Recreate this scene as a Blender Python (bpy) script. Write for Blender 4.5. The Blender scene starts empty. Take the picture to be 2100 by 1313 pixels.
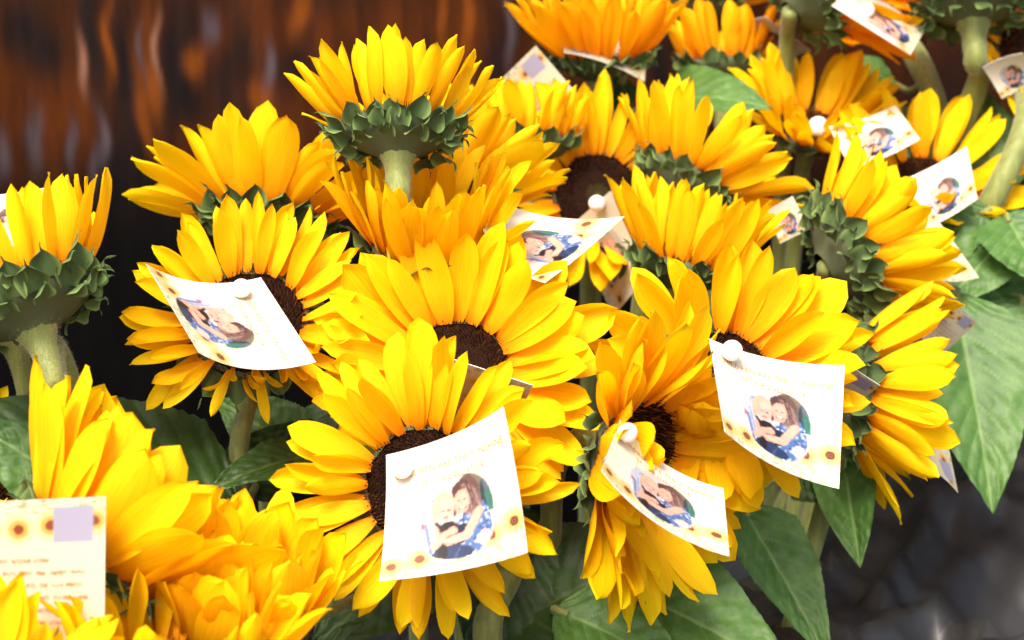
import bpy, math, random
import numpy as np
from mathutils import Vector, Matrix, Euler, noise
C = bpy.context.scene.collection
R = math.radians
# ------------------------------------------------------------------ camera
PITCH = 15.0
CAM = Vector((0.0, 0.0, 1.35))
cd = bpy.data.cameras.new('camera'); cam = bpy.data.objects.new('camera', cd); C.objects.link(cam)
cam.location = CAM; cam.rotation_euler = (R(90-PITCH), 0, 0)
cd.lens = 60; cd.sensor_width = 36; cd.clip_start = 0.02; cd.clip_end = 60
cd.dof.use_dof = True; cd.dof.focus_distance = 0.96; cd.dof.aperture_fstop = 9.0
bpy.context.scene.camera = cam
F = 3500.0
CR = Vector((1, 0, 0)); CU = Vector((0, math.sin(R(PITCH)), math.cos(R(PITCH)))); CB = Vector((0, -math.cos(R(PITCH)), math.sin(R(PITCH))))
def at(px, py, D): return CAM + CR*((px-1050)/F*D) + CU*(-(py-656.5)/F*D) - CB*D
def vec(x, y, z): return (CR*x + CU*y + CB*z).normalized()
# ------------------------------------------------------------------ light
SUN_EL, SUN_AZ = 58.0, 200.0      # azimuth measured clockwise from +Y (north)
w = bpy.data.worlds.new('World'); bpy.context.scene.world = w; w.use_nodes = True
nt = w.node_tree; bg = nt.nodes['Background']
sky = nt.nodes.new('ShaderNodeTexSky'); sky.sky_type = 'NISHITA'; sky.sun_disc = False
sky.sun_elevation = R(SUN_EL); sky.sun_rotation = R(SUN_AZ); sky.air_density = 0.7; sky.dust_density = 4.0; sky.ozone_density = 0.6
wm = nt.nodes.new('ShaderNodeMix'); wm.data_type = 'RGBA'; wm.blend_type = 'MULTIPLY'; wm.inputs[0].default_value = 1.0
wm.inputs[7].default_value = (1.0, .93, .82, 1); nt.links.new(sky.outputs[0], wm.inputs[6])      # hazy, greyish overcast
nt.links.new(wm.outputs[2], bg.inputs[0]); bg.inputs[1].default_value = 0.15
sl = bpy.data.lights.new('sun', 'SUN'); sl.energy = 1.5; sl.angle = R(20); sl.color = (1, .96, .9)
so = bpy.data.objects.new('sun', sl); C.objects.link(so)
sd = Vector((math.sin(R(SUN_AZ))*math.cos(R(SUN_EL)), math.cos(R(SUN_AZ))*math.cos(R(SUN_EL)), math.sin(R(SUN_EL))))
so.rotation_euler = sd.to_track_quat('Z', 'Y').to_euler(); so.location = (0, 0, 3)
vs = bpy.context.scene.view_settings; vs.view_transform = 'Standard'; vs.look = 'None'; vs.gamma = 1; vs.exposure = 1.9
# ------------------------------------------------------------------ materials
class NB:
    def __init__(s, name):
        s.m = bpy.data.materials.new(name); s.m.use_nodes = True; s.t = s.m.node_tree
        s.bsdf = s.t.nodes['Principled BSDF']; s.out = s.t.nodes['Material Output']
    def n(s, typ, **kw):
        x = s.t.nodes.new(typ)
        for k, v in kw.items():
            if k.startswith('i_'): x.inputs[k[2:].replace('_', ' ')].default_value = v
            else: setattr(x, k, v)
        return x
    def l(s, a, b): s.t.links.new(a, b)
    def ramp(s, fac, pts):
        r = s.n('ShaderNodeValToRGB'); e = r.color_ramp.elements
        while len(e) < len(pts): e.new(0.5)
        for k, (p, c) in enumerate(pts): e[k].position = p; e[k].color = (*c, 1) if len(c) == 3 else c
        s.l(fac, r.inputs[0]); return r.outputs[0]
    def mix(s, a, b, fac=.5, mode='MIX'):
        x = s.n('ShaderNodeMix', data_type='RGBA', blend_type=mode)
        for sock, val in ((x.inputs[0], fac), (x.inputs[6], a), (x.inputs[7], b)):
            if hasattr(val, 'links'): s.l(val, sock)
            else: sock.default_value = val if isinstance(val, float) else (*val, 1)
        return x.outputs[2]
    def noise(s, vecsock, scale, detail=3, rough=.5):
        x = s.n('ShaderNodeTexNoise'); x.inputs['Scale'].default_value = scale; x.inputs['Detail'].default_value = detail; x.inputs['Roughness'].default_value = rough
        if vecsock is not None: s.l(vecsock, x.inputs['Vector'])
        return x.outputs[0]
    def mapping(s, src, scale):
        x = s.n('ShaderNodeMapping'); x.inputs['Scale'].default_value = scale; s.l(src, x.inputs[0]); return x.outputs[0]
    def bump(s, h, strength, dist, to=None):
        x = s.n('ShaderNodeBump'); x.inputs['Strength'].default_value = strength; x.inputs['Distance'].default_value = dist
        s.l(h, x.inputs['Height']); s.l(x.outputs[0], (to or s.bsdf).inputs['Normal']); return x.outputs[0]
    def translucent(s, col, fac, normal=None):
        tr = s.n('ShaderNodeBsdfTranslucent')
        if hasattr(col, 'links'): s.l(col, tr.inputs[0])
        else: tr.inputs[0].default_value = (*col, 1)
        if normal is not None: s.l(normal, tr.inputs['Normal'])
        mx = s.n('ShaderNodeMixShader'); mx.inputs[0].default_value = fac
        s.l(s.bsdf.outputs[0], mx.inputs[1]); s.l(tr.outputs[0], mx.inputs[2]); s.l(mx.outputs[0], s.out.inputs[0])

def mat_petal(name='petal', tint=(1, 1, 1)):
    b = NB(name); tc = b.n('ShaderNodeTexCoord'); sx = b.n('ShaderNodeSeparateXYZ'); b.l(tc.outputs['UV'], sx.inputs[0])
    oi = b.n('ShaderNodeObjectInfo')
    base = b.ramp(sx.outputs[0], [(0, (.84, .28, .0)), (.14, (.88, .47, .0005)), (.36, (.90, .60, .001)), (1, (.91, .67, .0015))])
    mul = b.ramp(oi.outputs['Random'], [(0, (.98, .86, 1)), (.3, (1, .96, 1)), (1, (1, 1.05, 1))])
    c = b.mix(base, mul, 1.0, 'MULTIPLY')
    ad = b.n('ShaderNodeVectorMath', operation='ADD'); b.l(b.mapping(tc.outputs['UV'], (1.6, 9, 1)), ad.inputs[0]); b.l(oi.outputs['Random'], ad.inputs[1])
    st = b.noise(ad.outputs[0], 2.6, 3, .55)
    c = b.mix(c, b.ramp(st, [(.3, (.98, .82, .9)), (.62, (1, 1.03, 1))]), .6, 'MULTIPLY')
    wv = b.n('ShaderNodeTexWave'); wv.bands_direction = 'Y'; wv.inputs['Scale'].default_value = 2.6; wv.inputs['Distortion'].default_value = 1.2; wv.inputs['Detail'].default_value = 2; b.l(tc.outputs['UV'], wv.inputs['Vector'])
    c = b.mix(c, b.ramp(wv.outputs['Fac'], [(0, (.97, .90, .9)), (.5, (1, 1, 1))]), .6, 'MULTIPLY')
    c = b.mix(c, tint, 1.0, 'MULTIPLY')
    b.l(c, b.bsdf.inputs['Base Color']); b.bsdf.inputs['Roughness'].default_value = .7; b.bsdf.inputs['Specular IOR Level'].default_value = .18
    fine = b.noise(b.mapping(tc.outputs['UV'], (1.0, 9, 1)), 2.5, 3, .5)
    nrm = b.bump(fine, .35, .0008)
    tcx = b.mix(c, (1.0, .86, .3), 1.0, 'MULTIPLY'); b.translucent(tcx, .52, nrm); return b.m
def mat_leaf(name, c0, c1, veinc):
    b = NB(name); tc = b.n('ShaderNodeTexCoord')
    at_ = b.n('ShaderNodeAttribute'); at_.attribute_name = 'vein'; oi = b.n('ShaderNodeObjectInfo')
    n1 = b.noise(tc.outputs['Object'], 60, 4, .6); n2 = b.noise(tc.outputs['Object'], 420, 3, .6)
    c = b.mix(c0, c1, b.ramp(n1, [(.35, (0, 0, 0)), (.65, (1, 1, 1))]))
    c = b.mix(c, b.ramp(n2, [(.35, (.82, .86, .8)), (.65, (1.1, 1.1, 1.1))]), .8, 'MULTIPLY')
    vr = b.ramp(at_.outputs['Fac'], [(0, (0, 0, 0)), (1, (1, 1, 1))])
    c = b.mix(c, veinc, vr)
    b.l(c, b.bsdf.inputs['Base Color']); b.bsdf.inputs['Roughness'].default_value = .5; b.bsdf.inputs['Specular IOR Level'].default_value = .35
    nrm = b.bump(n2, .35, .0008)
    b.translucent(b.mix(c, (.9, 1.2, .35), 1.0, 'MULTIPLY'), .22, nrm); return b.m
def mat_plain(name, col, rough=.6, col2=None, scale=200, bump=0, spec=.3, trans=0):
    b = NB(name); tc = b.n('ShaderNodeTexCoord'); n1 = b.noise(tc.outputs['Object'], scale, 4, .6)
    c = b.mix(col, col2 or col, b.ramp(n1, [(.35, (0, 0, 0)), (.65, (1, 1, 1))]))
    b.l(c, b.bsdf.inputs['Base Color']); b.bsdf.inputs['Roughness'].default_value = rough; b.bsdf.inputs['Specular IOR Level'].default_value = spec
    if bump: b.bump(n1, .5, bump)
    if trans: b.translucent(c, trans)
    return b.m
def mat_attr(name, attr='Col', rough=.6, trans=0, spec=.3):
    b = NB(name); a = b.n('ShaderNodeAttribute'); a.attribute_name = attr
    b.l(a.outputs['Color'], b.bsdf.inputs['Base Color']); b.bsdf.inputs['Roughness'].default_value = rough; b.bsdf.inputs['Specular IOR Level'].default_value = spec
    if trans: b.translucent(a.outputs['Color'], trans)
    return b.m
def mat_bract():
    b = NB('bract'); tc = b.n('ShaderNodeTexCoord'); a = b.n('ShaderNodeAttribute'); a.attribute_name = 'edge'
    n1 = b.noise(tc.outputs['Object'], 900, 3, .6)
    c = b.mix((.034, .066, .016), (.080, .118, .045), b.ramp(n1, [(.35, (0, 0, 0)), (.65, (1, 1, 1))]))
    c = b.mix(c, (.16, .24, .06), a.outputs['Fac'])
    b.l(c, b.bsdf.inputs['Base Color']); b.bsdf.inputs['Roughness'].default_value = .75; b.bsdf.inputs['Sheen Weight'].default_value = .05; b.bsdf.inputs['Specular IOR Level'].default_value = .12
    b.bsdf.inputs['Sheen Roughness'].default_value = .4
    b.bump(n1, .4, .0006); return b.m
def mat_stem():
    b = NB('stem'); tc = b.n('ShaderNodeTexCoord')
    n1 = b.noise(b.mapping(tc.outputs['Object'], (90, 90, 12)), 2.5, 3, .6); n2 = b.noise(tc.outputs['Object'], 1500, 2, .5)
    c = b.mix((.10, .125, .018), (.18, .20, .04), b.ramp(n1, [(.35, (0, 0, 0)), (.7, (1, 1, 1))]))
    b.l(c, b.bsdf.inputs['Base Color']); b.bsdf.inputs['Roughness'].default_value = .6; b.bsdf.inputs['Sheen Weight'].default_value = .2
    b.bump(n2, .5, .0007); return b.m
def mat_cloth():
    b = NB('black_sheet'); tc = b.n('ShaderNodeTexCoord')
    n1 = b.noise(tc.outputs['Object'], 14, 5, .55); n2 = b.noise(tc.outputs['Object'], 900, 2, .5)
    b.bsdf.inputs['Base Color'].default_value = (.016, .016, .0163, 1); b.bsdf.inputs['Specular IOR Level'].default_value = .36
    r = b.n('ShaderNodeMapRange'); b.l(n1, r.inputs[0]); r.inputs[3].default_value = .34; r.inputs[4].default_value = .5
    b.l(r.outputs[0], b.bsdf.inputs['Roughness'])
    mx = b.n('ShaderNodeMath', operation='MULTIPLY_ADD'); b.l(n2, mx.inputs[0]); mx.inputs[1].default_value = .03; b.l(n1, mx.inputs[2])
    b.bump(n2, .2, .0006); return b.m
def mat_backdrop():  # dark sheet, its reflections held in the vertex colour
    b = NB('reflection_streaked_sheet'); tc = b.n('ShaderNodeTexCoord'); a = b.n('ShaderNodeAttribute'); a.attribute_name = 'Col'
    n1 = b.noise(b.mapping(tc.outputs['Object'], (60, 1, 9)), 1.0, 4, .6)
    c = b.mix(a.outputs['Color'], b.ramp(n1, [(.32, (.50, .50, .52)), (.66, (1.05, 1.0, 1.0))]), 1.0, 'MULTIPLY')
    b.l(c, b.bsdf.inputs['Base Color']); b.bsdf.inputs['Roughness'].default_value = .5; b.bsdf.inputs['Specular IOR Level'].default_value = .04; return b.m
def mat_pearl():
    b = NB('pearl'); b.bsdf.inputs['Base Color'].default_value = (.82, .76, .72, 1); b.bsdf.inputs['Roughness'].default_value = .22
    b.bsdf.inputs['Coat Weight'].default_value = .6; b.bsdf.inputs['Coat Roughness'].default_value = .08
    b.bsdf.inputs['Subsurface Weight'].default_value = .25; b.bsdf.inputs['Subsurface Scale'].default_value = .003; return b.m
M = dict(petal=mat_petal(), petalo=mat_petal('petal_orange', (1, .80, .9)), bract=mat_bract(), stem=mat_stem(), cloth=mat_cloth(), back=mat_backdrop(), pearl=mat_pearl(),
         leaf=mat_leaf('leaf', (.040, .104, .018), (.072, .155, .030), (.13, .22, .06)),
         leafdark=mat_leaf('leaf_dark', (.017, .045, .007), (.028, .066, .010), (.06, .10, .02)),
         recept=mat_plain('receptacle', (.045, .075, .022), .8, (.10, .11, .06), 500, .001),
         floret=mat_attr('floret', rough=.8, spec=.04), card=mat_attr('card', rough=.5, trans=.12), ink=mat_plain('orange_ink', (.46, .17, .04), .6),
         hair=mat_plain('stem_hair', (.50, .52, .36), .7, trans=.4), steel=mat_plain('steel', (.6, .6, .6), .3))
# ------------------------------------------------------------------ helpers
def mesh(name, verts, faces, mat, smooth=True, uvs=None):
    me = bpy.data.meshes.new(name); me.from_pydata([tuple(v) for v in verts], [], faces); me.materials.append(mat)
    if smooth: me.polygons.foreach_set('use_smooth', [True]*len(me.polygons))
    if uvs is not None:
        ul = me.uv_layers.new(name='UVMap'); vi = np.empty(len(me.loops), dtype=np.int32); me.loops.foreach_get('vertex_index', vi)
        ul.data.foreach_set('uv', np.asarray(uvs, dtype=np.float32)[vi].ravel())
    me.update(); return me
def fattr(me, name, vals):
    a = me.attributes.new(name, 'FLOAT', 'POINT'); a.data.foreach_set('value', np.asarray(vals, dtype=np.float32))
def cattr(me, name, cols):
    a = me.attributes.new(name, 'FLOAT_COLOR', 'POINT'); cc = np.ones((len(cols), 4), dtype=np.float32); cc[:, :3] = cols
    a.data.foreach_set('color', cc.ravel())
def link(name, me, parent=None, W=None):
    o = bpy.data.objects.new(name, me); C.objects.link(o)
    if parent is not None:
        o.parent = parent; base = Matrix.Translation(-absloc(parent))
    else: base = Matrix.Identity(4)
    if W is None: W = Matrix.Identity(4) if parent is None else Matrix.Translation(absloc(parent))
    o.matrix_basis = base @ W; return o
def absloc(o):
    v = Vector(o.location)
    while o.parent: o = o.parent; v = v + o.location
    return v
def tag(o, label, cat, group=None):
    o['label'] = label; o['category'] = cat
    if group: o['group'] = group
def grid_faces(nr, nc): return [(i*nc+j, i*nc+j+1, (i+1)*nc+j+1, (i+1)*nc+j) for i in range(nr-1) for j in range(nc-1)]
def tube(pts, rads, seg=12, cap=True):
    V, Fc = [], []; n = len(pts); prev = None
    for i, p in enumerate(pts):
        t = (pts[min(i+1, n-1)]-pts[max(i-1, 0)]).normalized()
        if prev is None: u = t.orthogonal().normalized()
        else: u = (prev - t*prev.dot(t)).normalized()
        prev = u; v = t.cross(u)
        for k in range(seg):
            a = 2*math.pi*k/seg; V.append(p + (u*math.cos(a)+v*math.sin(a))*rads[i])
    for i in range(n-1):
        for k in range(seg):
            k2 = (k+1) % seg; Fc.append((i*seg+k, i*seg+k2, (i+1)*seg+k2, (i+1)*seg+k))
    if cap: Fc.append(tuple(range(seg-1, -1, -1))); Fc.append(tuple((n-1)*seg+k for k in range(seg)))
    return V, Fc
def catmull(P, m=8):
    Q = [P[0]*2-P[1]] + P + [P[-1]*2-P[-2]]; out = []
    for i in range(1, len(Q)-2):
        for k in range(m):
            t = k/m; a, b, c, d = Q[i-1], Q[i], Q[i+1], Q[i+2]
            out.append(.5*((2*b)+(-a+c)*t+(2*a-5*b+4*c-d)*t*t+(-a+3*b-3*c+d)*t**3))
    out.append(P[-1]); return out
# ------------------------------------------------------------------ setting
def cloth_z(x, y):
    z = .80 - .34*max(0, min(1, (y-1.12)/.5))**1.5*max(0, min(1, (.30-x)/.25)) + .04*noise.noise(Vector((x*3.1, y*2.2, 1.0)))
    wx, wy = noise.noise(Vector((x*4, y*4, 9))), noise.noise(Vector((x*4, y*4, 19)))
    u, v = x*.82+y*.57, -x*.57+y*.82
    r = noise.noise(Vector((u*2.6+1.2*wx, v*8+1.8*wy, 7.0))); z += .045*(1-abs(r)*2.2)
    r2 = noise.noise(Vector((u*16-v*5+wx*3, v*6+u*2+wy*2, 2.0))); z += .016*(1-min(1, abs(r2)*2.8))*1.3
    r3 = noise.noise(Vector((x*24+y*17+wy*3, y*13-x*8+wx*3, 5.0))); z += .010*(1-min(1, abs(r3)*3.5))
    return z
def build_cloth():
    nx, ny = 340, 270; V = []
    for j in range(ny):
        y = -.6 + (2.36)*j/(ny-1)
        for i in range(nx):
            x = -1.6 + 3.2*i/(nx-1); V.append((x, y, cloth_z(x, y)))
    o = link('table_surface', mesh('table_surface', V, grid_faces(ny, nx), M['cloth'])); o['kind'] = 'structure'
    # hanging sheet behind, gently pleated, rust, orange and grey reflections painted into its colour as streaks
    Y0 = 1.70; xs = np.concatenate([np.linspace(-2, -.62, 60), np.arange(-.61, .75, .0032), np.linspace(.76, 2, 60)])
    zs = np.concatenate([np.linspace(.30, .90, 30), np.arange(.905, 1.50, .005), np.linspace(1.51, 2.2, 40)])
    X, Z = np.meshgrid(xs, zs); rs = np.random.RandomState(11)
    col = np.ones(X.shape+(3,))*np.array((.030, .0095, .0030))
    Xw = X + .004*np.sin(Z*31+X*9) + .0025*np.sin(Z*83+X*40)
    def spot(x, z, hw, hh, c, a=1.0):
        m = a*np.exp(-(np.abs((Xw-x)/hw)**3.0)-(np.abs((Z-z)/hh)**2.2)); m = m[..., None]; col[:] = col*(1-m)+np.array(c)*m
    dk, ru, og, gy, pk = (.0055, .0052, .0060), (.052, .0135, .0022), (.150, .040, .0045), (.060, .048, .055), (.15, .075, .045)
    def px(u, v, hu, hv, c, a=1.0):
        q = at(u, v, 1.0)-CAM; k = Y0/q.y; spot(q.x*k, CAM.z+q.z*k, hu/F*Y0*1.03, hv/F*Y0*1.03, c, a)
    for _ in range(170):        # the same kind of painted reflections all over the sheet
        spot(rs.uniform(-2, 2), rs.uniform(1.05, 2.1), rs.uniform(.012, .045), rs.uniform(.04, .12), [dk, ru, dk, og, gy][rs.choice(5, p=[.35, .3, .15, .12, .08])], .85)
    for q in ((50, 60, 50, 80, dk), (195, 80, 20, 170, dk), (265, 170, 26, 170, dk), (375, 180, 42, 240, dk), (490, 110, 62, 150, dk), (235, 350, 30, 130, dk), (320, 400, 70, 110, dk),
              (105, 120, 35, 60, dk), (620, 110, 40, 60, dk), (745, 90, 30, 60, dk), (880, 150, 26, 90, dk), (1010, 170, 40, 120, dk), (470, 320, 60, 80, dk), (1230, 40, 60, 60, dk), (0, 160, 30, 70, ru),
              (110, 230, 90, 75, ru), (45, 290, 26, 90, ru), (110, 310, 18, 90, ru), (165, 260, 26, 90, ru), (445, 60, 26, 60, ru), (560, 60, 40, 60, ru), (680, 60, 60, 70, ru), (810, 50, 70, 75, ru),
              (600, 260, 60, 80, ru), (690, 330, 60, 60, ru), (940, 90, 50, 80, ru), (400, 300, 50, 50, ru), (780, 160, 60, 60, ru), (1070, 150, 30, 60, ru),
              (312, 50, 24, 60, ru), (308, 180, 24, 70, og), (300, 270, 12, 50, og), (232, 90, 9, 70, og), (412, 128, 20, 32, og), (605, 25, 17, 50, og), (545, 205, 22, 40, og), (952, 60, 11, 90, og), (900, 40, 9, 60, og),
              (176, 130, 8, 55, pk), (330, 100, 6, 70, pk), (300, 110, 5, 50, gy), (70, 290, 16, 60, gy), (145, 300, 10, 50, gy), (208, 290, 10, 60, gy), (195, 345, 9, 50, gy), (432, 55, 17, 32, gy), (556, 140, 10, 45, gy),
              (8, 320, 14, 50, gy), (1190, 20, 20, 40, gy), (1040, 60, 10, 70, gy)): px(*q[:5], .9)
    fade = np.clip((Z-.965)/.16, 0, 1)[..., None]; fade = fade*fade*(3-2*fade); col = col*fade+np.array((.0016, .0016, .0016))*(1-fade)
    V = [(x, Y0 + .003*math.sin(x*23) + .012*math.sin(x*5.1+z*1.3), z) for z in zs for x in xs]
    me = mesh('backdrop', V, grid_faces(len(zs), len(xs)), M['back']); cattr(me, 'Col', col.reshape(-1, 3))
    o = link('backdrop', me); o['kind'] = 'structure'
    o['label'] = 'dark hanging sheet with rust orange reflections painted on'
build_cloth()
# ------------------------------------------------------------------ flower pieces
rg = random.Random(7)
def petal_mesh(k, W=.30, bend=0.0, bend2=0.0, twist=0.0, fold=.35, p=2.8, lean=0.0, NS=12, NT=7):
    V, UV = [], []; x = z = 0.0; rr = random.Random(k); ph = rr.uniform(0, 6)
    pts = []
    for i in range(NS):
        s = i/(NS-1); pts.append((x, z)); th = bend*s + bend2*max(0, s-.6)*2.5; ds = 1/(NS-1); x += math.cos(th)*ds; z += math.sin(th)*ds
    for i in range(NS):
        s = i/(NS-1); cx, cz = pts[i]; th = bend*s + bend2*max(0, s-.6)*2.5
        w = W*.5*((s+.06)/1.06)**.55*max(0, 1-s**p)**.62*1.22 + .006*(1-s)
        tau = twist*s
        for j in range(NT):
            t = -1+2*j/(NT-1)
            y = t*w*(1-.12*abs(fold))
            h = fold*t*t*w*(.7+.5*s) + .09*w*math.cos(t*math.pi*2.5)*(1-s*.5) + .07*W*math.sin(s*7+ph+t*2.5)*abs(t)*s
            y, h = y*math.cos(tau)-h*math.sin(tau), y*math.sin(tau)+h*math.cos(tau)
            V.append((cx - math.sin(th)*h, y + lean*s*s, cz + math.cos(th)*h)); UV.append((s, t*.5+.5))
    return mesh('petal', V, grid_faces(NS, NT), M['petal'], uvs=UV)
PET = {}
def petals(kind):
    if kind not in PET:
        L = []
        for k in range(9):
            r = random.Random(hash(kind) % 1000 if False else sum(map(ord, kind))*13+k)
            b = {'straight': (r.uniform(-.15, .2), 0), 'in': (r.uniform(.25, .65), r.uniform(-.3, .2)), 'out': (r.uniform(-.6, -.25), r.uniform(-.3, .1)),
                 'droop': (r.uniform(-1.3, -.6), r.uniform(-.3, .3)), 'curl': (r.uniform(1.2, 2.0), r.uniform(0, .8)), 'spoon': (r.uniform(.6, 1.1), r.uniform(.2, .8))}[kind]
            L.append(petal_mesh(k, W=r.uniform(.25, .40) if kind not in ('curl', 'spoon') else (r.uniform(.38, .5) if kind == 'curl' else r.uniform(.55, .75)), bend=b[0], bend2=b[1], twist=r.uniform(-.35, .35),
                                fold=r.choice([.2, .4, .6, .8, -.25]) if kind != 'curl' else .7, p=r.uniform(2.0, 3.8), lean=r.uniform(-.05, .05)))
        PET[kind] = L
    return PET[kind]
def bract_mesh(k, bend, wavy):
    NS, NT = 13, 7; V, E = [], []; x = z = 0.0; pts = []; rr = random.Random(k*7+1); ph = rr.uniform(0, 6); lean = rr.uniform(-.2, .2)
    cv = lambda s: -.25*s + bend*(max(0, s-.42)/.58)**1.3
    for i in range(NS):
        s = i/(NS-1); pts.append((x, z)); th = cv(s); x += math.cos(th)/(NS-1); z += math.sin(th)/(NS-1)
    for i in range(NS):
        s = i/(NS-1); th = cv(s); q = min(1, s/.64)
        w = .33*(.62+.38*math.sin(min(1, q*1.6)*math.pi*.5))*math.sqrt(max(0, 1-q**3.2)) + .06*(1-s) + .002
        for j in range(NT):
            t = -1+2*j/(NT-1); h = -.50*t*t*w + wavy*.10*abs(t)**2*math.sin(s*8+ph+(2 if t > 0 else 0))*min(1, (1-s)*3)
            V.append((pts[i][0]-math.sin(th)*h, t*w+lean*s, pts[i][1]+math.cos(th)*h)); E.append(.8 if abs(t) > .9 else (.10 if abs(t) < .1 else 0.0))
    me = mesh('bract', V, grid_faces(NS, NT), M['bract']); fattr(me, 'edge', E)
    return me
BR = {k: [bract_mesh(i+10*q, b+random.Random(i+q).uniform(-.9, .7), wv) for i in range(6)] for q, (k, b, wv) in enumerate((('up', -.5, .7), ('mid', -1.7, 1.1), ('low', -2.2, 1.0)))}
def disc_mesh():     # unit radius
    V, Fc, Cc = [(0, 0, .08)], [], [(.05, .045, .015)]; nr, ns = 10, 36
    for i in range(1, nr+1):
        r = i/nr; z = .08+.16*math.sin(min(1, r*1.25)*math.pi)*.6*r - (.10 if r > .95 else 0)
        c = (.02, .014, .005) if r < .28 else (.012, .005, .003)
        for k in range(ns): a = 2*math.pi*k/ns; V.append((r*math.cos(a), r*math.sin(a), z)); Cc.append(c)
    for k in range(ns): Fc.append((0, 1+k, 1+(k+1) % ns))
    for i in range(nr-1):
        for k in range(ns): k2 = (k+1) % ns; Fc.append((1+i*ns+k, 1+(i+1)*ns+k, 1+(i+1)*ns+k2, 1+i*ns+k2))
    me = mesh('disc', V, Fc, M['floret']); cattr(me, 'Col', np.array(Cc)); return me
def floret_mesh(seed):
    r_ = random.Random(seed); V, Fc, Cc = [], [], []; N = 950
    for i in range(N):
        r = math.sqrt((i+.5)/N); a = i*2.399963; z0 = .07+.16*math.sin(min(1, r*1.25)*math.pi)*.6*r - (.06 if r > .95 else 0)
        if r < .26: h, wd, tip, base = .03, .024, (.11, .065, .016), (.035, .022, .006)
        elif r < .55: h, wd, tip, base = r_.uniform(.035, .08), .022, r_.choice([(.15, .048, .010), (.08, .024, .006)]), (.024, .009, .003)
        else: h, wd, tip, base = r_.uniform(.07, .20), .020, r_.choice([(.30, .095, .018), (.11, .027, .006), (.035, .010, .003), (.19, .055, .010), (.07, .018, .005), (.24, .11, .03)]), (.020, .006, .002)
        lean = (r-.5)*.10; jx, jy = r_.uniform(-.02, .02), r_.uniform(-.02, .02)
        cx, cy = r*math.cos(a), r*math.sin(a); b = len(V)
        for q in range(3):
            aa = a+q*2.0944; V.append((cx+wd*math.cos(aa), cy+wd*math.sin(aa), z0-.01)); Cc.append(base)
        V.append((cx*(1+lean)+jx, cy*(1+lean)+jy, z0+h)); Cc.append(tip)
        for q in range(3): Fc.append((b+q, b+(q+1) % 3, b+3))
    me = mesh('florets', V, Fc, M['floret'], smooth=False); cattr(me, 'Col', np.array(Cc)); return me
DISC, FLOR = disc_mesh(), [floret_mesh(1), floret_mesh(2)]
def recept_mesh():   # unit radius, neck at bottom
    prof = [(.30, -.56), (.42, -.46), (.62, -.38), (.86, -.26), (1.0, -.10), (1.02, .02), (.95, .09)]; ns = 28; V, Fc = [], []
    for (r, z) in prof:
        for k in range(ns): a = 2*math.pi*k/ns; V.append((r*math.cos(a)*(1+.03*math.sin(a*7)), r*math.sin(a)*(1+.03*math.sin(a*7)), z))
    for i in range(len(prof)-1):
        for k in range(ns): k2 = (k+1) % ns; Fc.append((i*ns+k, i*ns+k2, (i+1)*ns+k2, (i+1)*ns+k))
    return mesh('receptacle', V, Fc, M['recept'])
REC = recept_mesh()
def interp(tab, phi):
    if not isinstance(tab, (list, tuple)): return tab
    t = sorted(tab); t = [(t[-1][0]-360, t[-1][1])]+t+[(t[0][0]+360, t[0][1])]
    for (a, va), (b, vb) in zip(t, t[1:]):
        if a <= phi <= b: return va+(vb-va)*(phi-a)/(b-a)
    return t[0][1]
FL = {}
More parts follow.
